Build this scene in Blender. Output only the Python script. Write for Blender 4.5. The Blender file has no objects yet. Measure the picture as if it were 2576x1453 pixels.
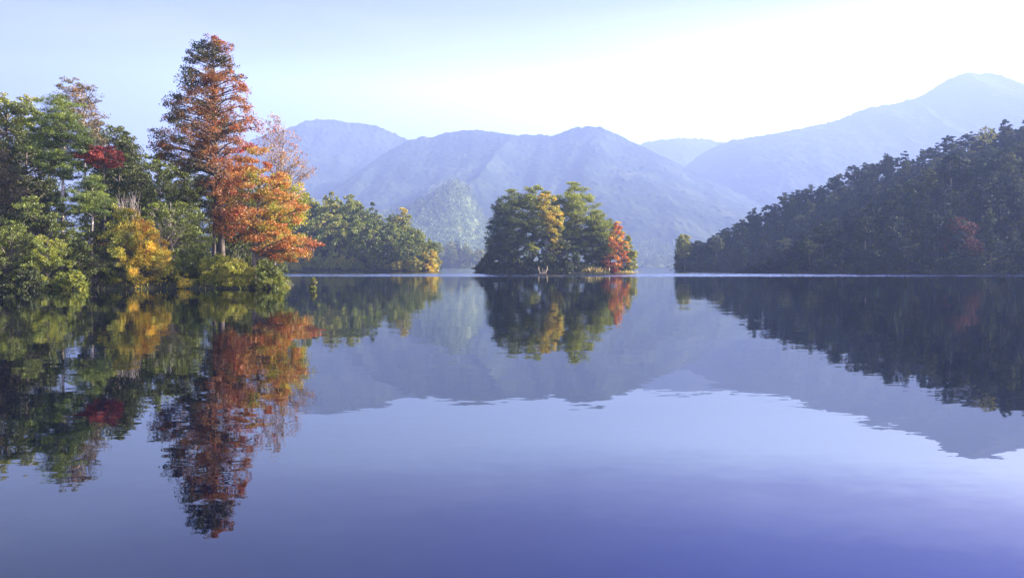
import bpy, math, random
import numpy as np
from mathutils import Vector
random.seed(7)
RNG = np.random.default_rng(11)
R = math.radians
sc = bpy.context.scene
COL = sc.collection

# ------------------------------------------------------------------ camera, sky, sun, exposure
CAM_H = 1.6
cam_d = bpy.data.cameras.new("camera")
cam = bpy.data.objects.new("camera", cam_d); COL.objects.link(cam)
cam.location = (0, 0, CAM_H); cam.rotation_euler = (R(90), 0, 0)
cam_d.lens = 28.0; cam_d.sensor_width = 36.0; cam_d.shift_y = -0.022
cam_d.clip_start = 0.1; cam_d.clip_end = 30000
sc.camera = cam

SUN_AZ, SUN_EL = 84.0, 27.0            # azimuth from +Y towards +X
world = bpy.data.worlds.new("World"); sc.world = world; world.use_nodes = True
wn = world.node_tree; wl = wn.links
bg = wn.nodes["Background"]
sky = wn.nodes.new("ShaderNodeTexSky"); sky.sky_type = 'NISHITA'; sky.sun_disc = False
sky.sun_elevation = R(SUN_EL); sky.sun_rotation = R(SUN_AZ)
sky.air_density = 1.0; sky.dust_density = 3.0; sky.ozone_density = 3.0
grade = wn.nodes.new("ShaderNodeMix"); grade.data_type = 'RGBA'; grade.blend_type = 'MULTIPLY'
grade.inputs[0].default_value = 1.0
grade.inputs[7].default_value = (0.97, 0.90, 1.22, 1)
wl.new(sky.outputs[0], grade.inputs[6])
tcz = wn.nodes.new("ShaderNodeTexCoord"); sz = wn.nodes.new("ShaderNodeSeparateXYZ"); wl.new(tcz.outputs['Generated'], sz.inputs[0])
zr = wn.nodes.new("ShaderNodeValToRGB"); ze = zr.color_ramp.elements
ze[0].position = 0.0; ze[0].color = (0.60, 0.60, 0.62, 1); ze[1].position = 1.0; ze[1].color = (0.09, 0.095, 0.24, 1)
for p_, c_ in ((0.17, (0.92, 0.81, 0.82)), (0.215, (1.0, 0.86, 0.88)), (0.255, (0.45, 0.355, 0.56)), (0.305, (0.145, 0.118, 0.44)), (0.37, (0.036, 0.044, 0.46)), (0.6, (0.06, 0.068, 0.28))):
    x_ = ze.new(p_); x_.color = (*c_, 1)
wl.new(sz.outputs[2], zr.inputs[0])
zg = wn.nodes.new("ShaderNodeVectorMath"); zg.operation = 'SCALE'; azr = wn.nodes.new("ShaderNodeMapRange"); azr.inputs[1].default_value = -0.6; azr.inputs[2].default_value = 0.27
azr.inputs[3].default_value = 0.3; azr.inputs[4].default_value = 5.4; wl.new(sz.outputs[0], azr.inputs[0]); wl.new(azr.outputs[0], zg.inputs['Scale'])
wl.new(zr.outputs[0], zg.inputs[0]); wl.new(zg.outputs[0], grade.inputs[7])
# thin veils of high cloud
tc = wn.nodes.new("ShaderNodeTexCoord")
mp = wn.nodes.new("ShaderNodeMapping"); mp.inputs['Scale'].default_value = (1.0, 1.0, 4.5)
cn = wn.nodes.new("ShaderNodeTexNoise"); cn.inputs['Scale'].default_value = 2.2; cn.inputs['Detail'].default_value = 5
cr = wn.nodes.new("ShaderNodeMapRange"); cr.inputs[1].default_value = 0.5; cr.inputs[2].default_value = 0.85
cr.inputs[3].default_value = 0.0; cr.inputs[4].default_value = 0.2
cm = wn.nodes.new("ShaderNodeMix"); cm.data_type = 'RGBA'
cm.inputs[7].default_value = (9.0, 9.0, 10.0, 1)
wl.new(tc.outputs['Generated'], mp.inputs[0]); wl.new(mp.outputs[0], cn.inputs['Vector'])
wl.new(cn.outputs[0], cr.inputs[0]); wl.new(cr.outputs[0], cm.inputs[0])
wl.new(grade.outputs[2], cm.inputs[6]); wl.new(cm.outputs[2], bg.inputs[0])
bg.inputs[1].default_value = 0.056

sd = bpy.data.lights.new("sun", 'SUN'); sun = bpy.data.objects.new("sun", sd); COL.objects.link(sun)
sd.energy = 5.0; sd.angle = R(0.5); sd.color = (1.0, 0.9, 0.74)
to_sun = Vector((math.sin(R(SUN_AZ))*math.cos(R(SUN_EL)), math.cos(R(SUN_AZ))*math.cos(R(SUN_EL)), math.sin(R(SUN_EL))))
sun.rotation_euler = to_sun.to_track_quat('Z', 'Y').to_euler()
sc.view_settings.view_transform = 'Standard'; sc.view_settings.look = 'None'
sc.view_settings.gamma = 1.0; sc.view_settings.exposure = 2.95
sc.render.engine = 'CYCLES'
sc.cycles.use_denoising = True
sc.cycles.max_bounces = 6; sc.cycles.diffuse_bounces = 2; sc.cycles.glossy_bounces = 2
sc.cycles.transmission_bounces = 3; sc.cycles.volume_bounces = 0; sc.cycles.transparent_max_bounces = 6

# ------------------------------------------------------------------ measuring helpers (photo measured on a 2576 px wide copy)
F = 796.0; HZ = 266.0; K = 1024/2576
def wx(xd, D): return (xd*K - 512)/F*D
def wz(yd, D): return (HZ - yd*K)/F*D + CAM_H

# ------------------------------------------------------------------ tags
def tag(o, label=None, cat=None, group=None, kind=None):
    if label: o['label'] = label
    if cat: o['category'] = cat
    if group: o['group'] = group
    if kind: o['kind'] = kind
    return o
def link_mesh(name, me, mat, parent=None, loc=(0, 0, 0)):
    o = bpy.data.objects.new(name, me); COL.objects.link(o)
    if mat: me.materials.append(mat)
    o.parent = parent; o.location = loc
    return o
def empty(name, loc):
    o = bpy.data.objects.new(name, None); COL.objects.link(o); o.location = loc
    o.empty_display_size = 0.3
    return o

# ------------------------------------------------------------------ numpy noise
def _hash(ix, iy, seed):
    h = (ix.astype(np.int64)*374761393 + iy.astype(np.int64)*668265263 + seed*982451653) & 0xffffffff
    h = ((h ^ (h >> 13))*1274126177) & 0xffffffff
    h = h ^ (h >> 16)
    return (h & 0xffffff)/float(0xffffff)
def vnoise(x, y, seed=0):
    ix, iy = np.floor(x), np.floor(y); fx, fy = x-ix, y-iy
    fx = fx*fx*(3-2*fx); fy = fy*fy*(3-2*fy)
    a = _hash(ix, iy, seed); b = _hash(ix+1, iy, seed); c = _hash(ix, iy+1, seed); d = _hash(ix+1, iy+1, seed)
    return (a*(1-fx)+b*fx)*(1-fy) + (c*(1-fx)+d*fx)*fy
def fbm(x, y, seed=0, o=4):
    s = 0; a = 0.5
    for i in range(o):
        s = s + a*vnoise(x, y, seed+i); x = x*2.03+5.1; y = y*2.03+3.7; a *= 0.5
    return s

# ------------------------------------------------------------------ mesh builders
def fast_mesh(name, verts, faces, tone=None, smooth=False):
    me = bpy.data.meshes.new(name)
    n = len(faces); k = faces.shape[1]
    me.vertices.add(len(verts)); me.vertices.foreach_set('co', np.ascontiguousarray(verts, dtype=np.float32).ravel())
    me.loops.add(n*k); me.loops.foreach_set('vertex_index', np.ascontiguousarray(faces, dtype=np.int32).ravel())
    me.polygons.add(n); me.polygons.foreach_set('loop_start', np.arange(0, n*k, k, dtype=np.int32))
    if tone is not None:
        at = me.attributes.new('tone', 'FLOAT', 'FACE'); at.data.foreach_set('value', np.ascontiguousarray(tone, dtype=np.float32))
    me.update(calc_edges=True)
    me.polygons.foreach_set('use_smooth', np.full(n, smooth, dtype=bool))
    return me
def unit(v): return v/np.maximum(np.linalg.norm(v, axis=1, keepdims=True), 1e-9)
def leaves_mesh(name, P, size, tone, aspect=0.6, dirs=None, up=0.35, rng=RNG):
    """each leaf a small folded rhombus"""
    n = len(P)
    a = unit(rng.normal(size=(n, 3))) if dirs is None else unit(dirs)
    nn = rng.normal(size=(n, 3)); nn[:, 2] = np.abs(nn[:, 2]) + up
    b = unit(np.cross(nn, a)); nrm = np.cross(a, b)
    s = size[:, None]
    tip = P + a*s*0.5; tail = P - a*s*0.5
    mid = P + nrm*s*0.10
    l = mid + b*s*aspect*0.5; r = mid - b*s*aspect*0.5
    V = np.stack([tail, l, tip, r], 1).reshape(-1, 3)
    Fc = np.arange(n*4).reshape(n, 4)
    return fast_mesh(name, V, Fc, tone)
def tubes_mesh(name, lines, sides=5):
    """lines: list of (points Nx3, radii N)"""
    VV = []; FF = []; base = 0
    ang = np.arange(sides)/sides*2*np.pi; ca, sa = np.cos(ang), np.sin(ang)
    for pts, rad in lines:
        pts = np.asarray(pts, float); rad = np.asarray(rad, float); n = len(pts)
        d = np.gradient(pts, axis=0); d = unit(d)
        ref = np.array([0.13, 0.99, 0.05]) if abs(d[0][2]) > 0.6 else np.array([0.05, 0.1, 1.0])
        u = unit(np.cross(d, ref)); v = np.cross(d, u)
        ring = pts[:, None, :] + rad[:, None, None]*(ca[None, :, None]*u[:, None, :] + sa[None, :, None]*v[:, None, :])
        VV.append(ring.reshape(-1, 3))
        i = np.arange(n-1)[:, None]*sides; j = np.arange(sides)[None, :]; j2 = (j+1) % sides
        q = np.stack([i+j, i+j2, i+sides+j2, i+sides+j], -1).reshape(-1, 4) + base
        FF.append(q); base += n*sides
    return fast_mesh(name, np.concatenate(VV), np.concatenate(FF), None, True)

# ------------------------------------------------------------------ materials
def new_mat(name):
    m = bpy.data.materials.new(name); m.use_nodes = True
    nt = m.node_tree; nt.nodes.clear()
    out = nt.nodes.new("ShaderNodeOutputMaterial")
    return m, nt, out
def ramp(nt, stops):
    r = nt.nodes.new("ShaderNodeValToRGB"); e = r.color_ramp.elements
    while len(e) > 1: e.remove(e[-1])
    e[0].position = stops[0][0]; e[0].color = (*stops[0][1], 1)
    for p, c in stops[1:]:
        x = e.new(p); x.color = (*c, 1)
    return r
def leaf_mat(name, stops, transl=0.35, jitter=0.35, objvar=0.0):
    m, nt, out = new_mat(name); L = nt.links
    at = nt.nodes.new("ShaderNodeAttribute"); at.attribute_name = 'tone'
    rp = ramp(nt, stops)
    geo = nt.nodes.new("ShaderNodeNewGeometry")
    mr = nt.nodes.new("ShaderNodeMapRange"); mr.inputs[3].default_value = 1-jitter; mr.inputs[4].default_value = 1+jitter
    L.new(geo.outputs['Random Per Island'], mr.inputs[0])
    hs = nt.nodes.new("ShaderNodeHueSaturation")
    if objvar:
        oi = nt.nodes.new("ShaderNodeObjectInfo")
        ad = nt.nodes.new("ShaderNodeMath"); ad.operation = 'MULTIPLY_ADD'; ad.inputs[1].default_value = objvar*2; 
        sub = nt.nodes.new("ShaderNodeMath"); sub.operation = 'SUBTRACT'; sub.inputs[1].default_value = objvar
        L.new(oi.outputs['Random'], ad.inputs[0]); L.new(at.outputs['Fac'], ad.inputs[2]); L.new(ad.outputs[0], sub.inputs[0])
        L.new(sub.outputs[0], rp.inputs[0])
    else:
        L.new(at.outputs['Fac'], rp.inputs[0])
    L.new(rp.outputs[0], hs.inputs['Color']); L.new(mr.outputs[0], hs.inputs['Value'])
    df = nt.nodes.new("ShaderNodeBsdfDiffuse"); tr = nt.nodes.new("ShaderNodeBsdfTranslucent")
    mx = nt.nodes.new("ShaderNodeMixShader"); mx.inputs[0].default_value = transl
    gl = nt.nodes.new("ShaderNodeBsdfGlossy"); gl.inputs['Roughness'].default_value = 0.45
    mg = nt.nodes.new("ShaderNodeMixShader"); mg.inputs[0].default_value = 0.035
    L.new(hs.outputs[0], df.inputs[0]); L.new(hs.outputs[0], tr.inputs[0])
    L.new(df.outputs[0], mx.inputs[1]); L.new(tr.outputs[0], mx.inputs[2])
    L.new(mx.outputs[0], mg.inputs[1]); L.new(gl.outputs[0], mg.inputs[2])
    L.new(mg.outputs[0], out.inputs[0])
    return m
def bark_mat(name, c1, c2):
    m, nt, out = new_mat(name); L = nt.links
    n = nt.nodes.new("ShaderNodeTexNoise"); n.inputs['Scale'].default_value = 3.0; n.inputs['Detail'].default_value = 6
    t = nt.nodes.new("ShaderNodeTexCoord"); L.new(t.outputs['Object'], n.inputs['Vector'])
    rp = ramp(nt, [(0.35, c1), (0.65, c2)]); L.new(n.outputs[0], rp.inputs[0])
    p = nt.nodes.new("ShaderNodeBsdfPrincipled"); p.inputs['Roughness'].default_value = 0.9
    L.new(rp.outputs[0], p.inputs['Base Color']); L.new(p.outputs[0], out.inputs[0])
    return m
def ground_mat(name, stops, scale):
    m, nt, out = new_mat(name); L = nt.links
    t = nt.nodes.new("ShaderNodeTexCoord")
    n = nt.nodes.new("ShaderNodeTexNoise"); n.inputs['Scale'].default_value = scale; n.inputs['Detail'].default_value = 8
    n.inputs['Roughness'].default_value = 0.65
    L.new(t.outputs['Object'], n.inputs['Vector'])
    rp = ramp(nt, stops); L.new(n.outputs[0], rp.inputs[0])
    p = nt.nodes.new("ShaderNodeBsdfPrincipled"); p.inputs['Roughness'].default_value = 0.95; p.inputs['Specular IOR Level'].default_value = 0.1
    L.new(rp.outputs[0], p.inputs['Base Color']); L.new(p.outputs[0], out.inputs[0])
    return m

DG = (0.027, 0.038, 0.009); MG = (0.085, 0.100, 0.015); LG = (0.18, 0.215, 0.026); YG = (0.33, 0.33, 0.03)
OL = (0.13, 0.12, 0.03); BR = (0.17, 0.075, 0.03); OR = (0.37, 0.145, 0.035); RD = (0.38, 0.085, 0.022); CR = (0.30, 0.035, 0.025); GO = (0.74, 0.50, 0.03)
M = {
 'evergreen': leaf_mat('evergreen_leaf', [(0, DG), (0.45, MG), (0.8, LG), (1, YG)], 0.25),
 'autumn': leaf_mat('turning_leaf', [(0, DG), (0.22, (0.04, 0.055, 0.016)), (0.38, (0.10, 0.080, 0.020)), (0.55, (0.29, 0.125, 0.03)), (0.75, OR), (0.9, RD), (1, CR)], 0.42),
 'orange': leaf_mat('orange_leaf', [(0, MG), (0.2, YG), (0.42, (0.48, 0.25, 0.04)), (0.65, (0.44, 0.165, 0.035)), (0.88, RD), (1, CR)], 0.45),
 'gold': leaf_mat('golden_leaf', [(0, MG), (0.3, LG), (0.5, (0.36, 0.34, 0.035)), (0.75, GO), (1, (0.62, 0.2, 0.03))], 0.42),
 'lime': leaf_mat('yellow_green_leaf', [(0, MG), (0.4, LG), (0.7, YG), (1, (0.42, 0.36, 0.05))], 0.42),
 'red': leaf_mat('red_leaf', [(0, BR), (0.4, (0.34, 0.075, 0.04)), (1, (0.46, 0.10, 0.05))], 0.4),
 'dullred': leaf_mat('dull_red_leaf', [(0, (0.03, 0.03, 0.015)), (0.5, (0.10, 0.035, 0.022)), (1, (0.17, 0.05, 0.03))], 0.2),
 'dry': leaf_mat('dry_leaf', [(0, (0.06, 0.06, 0.02)), (0.4, (0.21, 0.16, 0.06)), (0.75, (0.42, 0.22, 0.07)), (1, (0.42, 0.12, 0.06))], 0.35),
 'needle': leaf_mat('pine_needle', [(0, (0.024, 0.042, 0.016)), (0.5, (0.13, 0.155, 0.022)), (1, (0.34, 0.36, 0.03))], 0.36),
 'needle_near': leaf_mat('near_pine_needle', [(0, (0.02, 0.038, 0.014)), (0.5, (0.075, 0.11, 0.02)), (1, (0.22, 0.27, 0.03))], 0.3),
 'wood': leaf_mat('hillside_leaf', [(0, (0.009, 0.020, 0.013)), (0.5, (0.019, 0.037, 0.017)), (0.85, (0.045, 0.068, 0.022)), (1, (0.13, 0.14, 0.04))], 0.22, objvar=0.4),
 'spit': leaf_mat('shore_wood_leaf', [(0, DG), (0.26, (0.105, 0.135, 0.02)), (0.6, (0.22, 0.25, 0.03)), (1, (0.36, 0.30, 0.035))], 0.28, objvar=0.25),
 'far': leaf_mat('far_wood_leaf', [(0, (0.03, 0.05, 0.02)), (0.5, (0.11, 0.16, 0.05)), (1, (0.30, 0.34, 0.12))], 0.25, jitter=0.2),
 'blade': leaf_mat('reed_blade', [(0, LG), (0.5, YG), (1, (0.6, 0.42, 0.12))], 0.4),
}
BARK = bark_mat('grey_brown_bark', (0.05, 0.038, 0.028), (0.14, 0.11, 0.08))
PALE = bark_mat('pale_bark', (0.16, 0.13, 0.10), (0.42, 0.36, 0.28))
DEAD = bark_mat('bleached_wood', (0.26, 0.19, 0.08), (0.45, 0.34, 0.15))
SOIL = ground_mat('wooded_soil', [(0.3, (0.018, 0.02, 0.01)), (0.55, (0.045, 0.045, 0.02)), (0.75, (0.04, 0.04, 0.018))], 0.6)

# ------------------------------------------------------------------ land shapes
def sdist(px, py, poly):
    """signed distance to a polygon, positive inside"""
    poly = np.asarray(poly, float); n = len(poly); px = np.asarray(px, float); py = np.asarray(py, float)
    d = np.full(px.shape, 1e9); inside = np.zeros(px.shape, bool)
    for i in range(n):
        ax, ay = poly[i]; bx, by = poly[(i+1) % n]
        ex, ey = bx-ax, by-ay; L2 = ex*ex+ey*ey
        t = np.clip(((px-ax)*ex+(py-ay)*ey)/L2, 0, 1)
        d = np.minimum(d, np.hypot(px-ax-t*ex, py-ay-t*ey))
        if ay != by:
            c = ((ay > py) != (by > py)) & (px < (bx-ax)*(py-ay)/(by-ay)+ax)
            inside ^= c
    return np.where(inside, d, -d)
def make_land(name, poly, hfun, res, mat, seed, rough=0.3, wob=1.0, kind_label=None):
    P = np.array(poly, float); mx, my = P[:, 0].min()-6, P[:, 1].min()-6; Mx, My = P[:, 0].max()+6, P[:, 1].max()+6
    def h(x, y):
        x = np.asarray(x, float); y = np.asarray(y, float)
        d = sdist(x, y, poly) + (fbm(x/5, y/5, seed, 3)-0.45)*2*wob
        up = hfun(x, y, np.maximum(d, 0)) + (fbm(x/4, y/4, seed+9, 3)-0.45)*rough*np.clip(d/3, 0, 1)
        return np.where(d > 0, up + 0.04, np.maximum(d*0.5, -3.5))
    nx = int((Mx-mx)/res)+2; ny = int((My-my)/res)+2
    X, Y = np.meshgrid(np.linspace(mx, Mx, nx), np.linspace(my, My, ny))
    Z = h(X, Y)
    V = np.stack([X, Y, Z], -1).reshape(-1, 3)
    i = np.arange(ny-1)[:, None]*nx + np.arange(nx-1)[None, :]
    Fq = np.stack([i, i+1, i+nx+1, i+nx], -1).reshape(-1, 4)
    zz = V[:, 2][Fq].max(1); Fq = Fq[zz > -3.4]
    o = link_mesh(name, fast_mesh(name, V, Fq, None, True), mat); tag(o, kind='structure')
    return h

# ground under the lake, out to the horizon
gm = fast_mesh('ground', np.array([[-5800, -600, -4], [5800, -600, -4], [5800, 7600, -4], [-5800, 7600, -4]], float), np.array([[0, 1, 2, 3]]))
tag(link_mesh('ground', gm, SOIL), kind='structure')

# ------------------------------------------------------------------ water
wm, nt, out = new_mat('lake_water'); L = nt.links
tcw = nt.nodes.new("ShaderNodeTexCoord")
def ripple(scale, sx=1.0, detail=2, w=0.0):
    mpn = nt.nodes.new("ShaderNodeMapping"); mpn.inputs['Scale'].default_value = (scale*sx, scale, 1); mpn.inputs['Location'].default_value = (w, w*2, w)
    n = nt.nodes.new("ShaderNodeTexNoise"); n.inputs['Scale'].default_value = 1.0; n.inputs['Detail'].default_value = detail
    L.new(tcw.outputs['Object'], mpn.inputs[0]); L.new(mpn.outputs[0], n.inputs['Vector'])
    s = nt.nodes.new("ShaderNodeVectorMath"); s.operation = 'SUBTRACT'; s.inputs[1].default_value = (0.5, 0.5, 0.5)
    L.new(n.outputs['Color'], s.inputs[0])
    return s.outputs[0]
def vscale(v, f):
    s = nt.nodes.new("ShaderNodeVectorMath"); s.operation = 'SCALE'; L.new(v, s.inputs[0])
    if isinstance(f, (int, float)): s.inputs['Scale'].default_value = f
    else: L.new(f, s.inputs['Scale'])
    return s.outputs[0]
def vadd(a, b):
    s = nt.nodes.new("ShaderNodeVectorMath"); s.operation = 'ADD'; L.new(a, s.inputs[0]); L.new(b, s.inputs[1]); return s.outputs[0]
sep = nt.nodes.new("ShaderNodeSeparateXYZ"); L.new(tcw.outputs['Object'], sep.inputs[0])
# how ruffled the water is, by distance up the lake
wob = nt.nodes.new("ShaderNodeTexNoise"); wob.inputs['Scale'].default_value = 0.012; wob.inputs['Detail'].default_value = 3
L.new(tcw.outputs['Object'], wob.inputs['Vector'])
ya = nt.nodes.new("ShaderNodeMath"); ya.operation = 'MULTIPLY_ADD'; ya.inputs[1].default_value = 14.0
L.new(wob.outputs[0], ya.inputs[0]); L.new(sep.outputs['Y'], ya.inputs[2])
ydiv = nt.nodes.new("ShaderNodeMath"); ydiv.operation = 'DIVIDE'; ydiv.inputs[1].default_value = 400.0; L.new(ya.outputs[0], ydiv.inputs[0])
rr = ramp(nt, [(0, (0, 0, 0)), (0.325, (0, 0, 0)), (0.335, (1, 1, 1)), (0.42, (1, 1, 1)), (0.45, (0.4,)*3), (0.9, (0.4,)*3), (1, (0.4,)*3)])
L.new(ydiv.outputs[0], rr.inputs[0])
slope = vscale(ripple(0.9, 0.4, 2), 0.012)
slope = vadd(slope, vscale(ripple(0.22, 0.5, 1, 7.0), 0.005))
slope = vadd(slope, vscale(ripple(3.2, 0.35, 2, 3.0), 0.010))
slope = vadd(slope, vscale(ripple(9.0, 0.5, 2, 5.0), 0.013))
wind = nt.nodes.new("ShaderNodeMath"); wind.operation = 'MULTIPLY'; wind.inputs[1].default_value = 0.7; L.new(rr.outputs[0], wind.inputs[0])
slope = vadd(slope, vscale(ripple(1.7, 1.0, 2, 11.0), wind.outputs[0]))
bias = nt.nodes.new("ShaderNodeCombineXYZ"); bm = nt.nodes.new("ShaderNodeMath"); bm.operation = 'MULTIPLY'; bm.inputs[1].default_value = -0.09
L.new(rr.outputs[0], bm.inputs[0]); L.new(bm.outputs[0], bias.inputs[1]); slope = vadd(slope, bias.outputs[0])
fl = nt.nodes.new("ShaderNodeVectorMath"); fl.operation = 'MULTIPLY'; fl.inputs[1].default_value = (1, 1, 0); L.new(slope, fl.inputs[0])
up = nt.nodes.new("ShaderNodeVectorMath"); up.operation = 'ADD'; up.inputs[1].default_value = (0, 0, 1); L.new(fl.outputs[0], up.inputs[0])
nr = nt.nodes.new("ShaderNodeVectorMath"); nr.operation = 'NORMALIZE'; L.new(up.outputs[0], nr.inputs[0])
fr = nt.nodes.new("ShaderNodeFresnel"); fr.inputs['IOR'].default_value = 1.5; L.new(nr.outputs[0], fr.inputs['Normal'])
gl = nt.nodes.new("ShaderNodeBsdfGlossy"); gl.inputs['Roughness'].default_value = 0.012; gl.inputs['Color'].default_value = (0.95, 0.97, 1.0, 1)
L.new(nr.outputs[0], gl.inputs['Normal'])
df = nt.nodes.new("ShaderNodeBsdfDiffuse"); df.inputs['Color'].default_value = (0.0004, 0.0016, 0.006, 1)
mx = nt.nodes.new("ShaderNodeMixShader"); L.new(fr.outputs[0], mx.inputs[0]); L.new(df.outputs[0], mx.inputs[1]); L.new(gl.outputs[0], mx.inputs[2])
L.new(mx.outputs[0], out.inputs[0])
wme = fast_mesh('water', np.array([[-5800, -600, 0], [5800, -600, 0], [5800, 7550, 0], [-5800, 7550, 0]], float), np.array([[0, 1, 2, 3]]))
tag(link_mesh('water', wme, wm), kind='structure')

# ------------------------------------------------------------------ mountains
def mountain(name, sky_pts, D, W, seed, mat, spur=0.20, canopy=11.0, nx=760, nv=190, lam=0.16, backW=None):
    xs = np.array([wx(a, D) for a, b in sky_pts]); zs = np.array([wz(b, D) for a, b in sky_pts])
    X = np.linspace(xs[0], xs[-1], nx); ridge = np.interp(X, xs, zs)
    k = 7; ker = np.hanning(k+2)[1:-1]; ker /= ker.sum()
    rp_ = np.pad(ridge, k//2, mode='edge'); ridge = np.convolve(rp_, ker, 'valid')
    v = np.concatenate([np.linspace(-0.35, 0, 20)[:-1], np.linspace(0, 1, nv)**1.15])
    XX, VV = np.meshgrid(X, v)
    rz = np.interp(XX, X, ridge)
    H = max(zs)
    # spurs and gullies running down the face
    wx_ = XX/(H*0.5) + 0.7*fbm(XX/(H*0.7), VV*2.5, seed, 4) + VV*0.5
    n1 = fbm(wx_, VV*0.7, seed+3, 4)
    rid = 1-np.abs(2*n1/0.94-1)*1.6
    mid = np.where(VV > 0, np.clip(VV, 0, 1)**0.8*np.clip(1-VV, 0, 1)**0.7*1.7, 0)
    z = np.where(VV >= 0, rz*(1-np.clip(VV, 0, 1))**1.15, rz*(1+VV*1.6))
    z = z + mid*(rid-0.45)*spur*H
    YY = D - VV*W + np.where(VV >= 0, 1, 0)*(fbm(XX/(H*1.3), VV*1.3, seed+5, 3)-0.45)*W*0.35*np.clip(VV*2, 0, 1)
    f = D/3000.0
    cz = vnoise(XX/(11*f), YY/(11*f), seed+20)**2*0.65 + vnoise(XX/(26*f), YY/(26*f), seed+21)*0.35 - 0.3
    kn = fbm(XX/(75*f), YY/(75*f), seed+30, 4)-0.47
    z = z + cz*canopy*f + kn*11*f*(0.4+0.6*np.clip(VV*3, 0, 1))
    z = np.maximum(z, -2.5)
    V = np.stack([XX, YY, z], -1).reshape(-1, 3)
    ny = len(v); i = np.arange(ny-1)[:, None]*nx + np.arange(nx-1)[None, :]
    Fq = np.stack([i, i+nx, i+nx+1, i+1], -1).reshape(-1, 4)
    o = link_mesh(name, fast_mesh(name, V, Fq, None, True), mat); tag(o, kind='structure')
    return XX, YY, z
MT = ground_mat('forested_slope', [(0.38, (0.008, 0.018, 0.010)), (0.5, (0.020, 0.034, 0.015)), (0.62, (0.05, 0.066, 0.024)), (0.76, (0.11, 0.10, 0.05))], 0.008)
MT2 = ground_mat('forested_slope_painted_sunlit', [(0.34, (0.04, 0.06, 0.024)), (0.5, (0.13, 0.17, 0.06)), (0.66, (0.22, 0.23, 0.08))], 0.02)  # brighter copy of the slope greens, sunlight painted into the colour
mountain('mountain', [(300, 560), (480, 470), (600, 378), (640, 350), (690, 333), (735, 320), (772, 304), (800, 301), (840, 303), (900, 309), (950, 318), (1000, 338), (1060, 372), (1150, 430), (1300, 520), (1450, 610)], 3000, 1100, 5, MT)
mountain('mountain', [(500, 640), (700, 560), (850, 470), (960, 390), (1030, 352), (1060, 345), (1085, 348), (1130, 332), (1190, 326), (1240, 333), (1300, 341), (1350, 338), (1390, 343), (1430, 326), (1480, 316), (1515, 322), (1560, 340), (1600, 361), (1700, 408), (1800, 458), (1900, 505), (2000, 560), (2120, 640)], 2550, 1050, 17, MT)
mountain('mountain', [(1300, 560), (1500, 420), (1600, 366), (1650, 351), (1700, 348), (1780, 350), (1830, 362), (1950, 420), (2200, 560)], 4300, 1000, 29, MT, nx=300, nv=80)
mountain('mountain', [(1480, 650), (1620, 500), (1740, 405), (1790, 372), (1840, 352), (1900, 345), (2000, 325), (2100, 305), (2190, 268), (2250, 262), (2320, 240), (2380, 202), (2420, 184), (2460, 186), (2500, 184), (2540, 205), (2600, 214), (2750, 270), (2950, 330), (3200, 450)], 3400, 1500, 41, MT, spur=0.2)
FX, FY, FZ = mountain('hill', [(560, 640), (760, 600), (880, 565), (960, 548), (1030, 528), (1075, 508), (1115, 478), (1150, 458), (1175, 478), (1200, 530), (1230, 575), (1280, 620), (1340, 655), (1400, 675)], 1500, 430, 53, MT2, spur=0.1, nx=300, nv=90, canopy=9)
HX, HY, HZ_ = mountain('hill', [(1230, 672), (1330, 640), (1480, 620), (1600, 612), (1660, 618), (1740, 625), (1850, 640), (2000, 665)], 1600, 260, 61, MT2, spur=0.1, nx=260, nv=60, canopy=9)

# far woods: too many crowns to count, one mass
def far_wood(name, X, Y, Z, n, crown, leaf, per, seed, lab, zmin=1.5, tonebase=0.55, vmax=1.0):
    rng = np.random.default_rng(seed)
    ny, nx = X.shape
    iy = rng.integers(19, 19+int((ny-20)*vmax), n); ix = rng.integers(2, nx-2, n)
    c = np.stack([X[iy, ix], Y[iy, ix], Z[iy, ix]], 1); c[:, :2] += rng.normal(size=(n, 2))*crown*0.3
    c = c[c[:, 2] > zmin]; n = len(c)
    hgt = crown*rng.uniform(0.7, 1.5, n)
    u = unit(rng.normal(size=(n*per, 3))); u[:, 2] = np.abs(u[:, 2])*1.0
    rad = rng.uniform(0.5, 1, (n*per, 1))
    w = np.repeat(crown*0.5*rng.uniform(0.7, 1.2, n), per)[:, None]
    P = np.repeat(c, per, 0) + u*rad*np.concatenate([w, w, np.repeat(hgt, per)[:, None]], 1)
    tone = np.clip(np.repeat(rng.normal(tonebase, 0.22, n), per)+rng.normal(0, 0.08, n*per), 0, 1)
    me = leaves_mesh(name, P, np.full(n*per, leaf)*rng.uniform(0.6, 1.3, n*per), tone, 0.8, rng=rng)
    o = link_mesh(name, me, M['far']); tag(o, lab, 'woods', kind='stuff')
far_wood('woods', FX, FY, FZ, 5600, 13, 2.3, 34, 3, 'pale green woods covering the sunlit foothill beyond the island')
far_wood('woods', HX, HY, HZ_, 2400, 14, 2.5, 28, 4, 'hazy blue green woods on the low far shore right of the island', tonebase=0.3)

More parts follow.
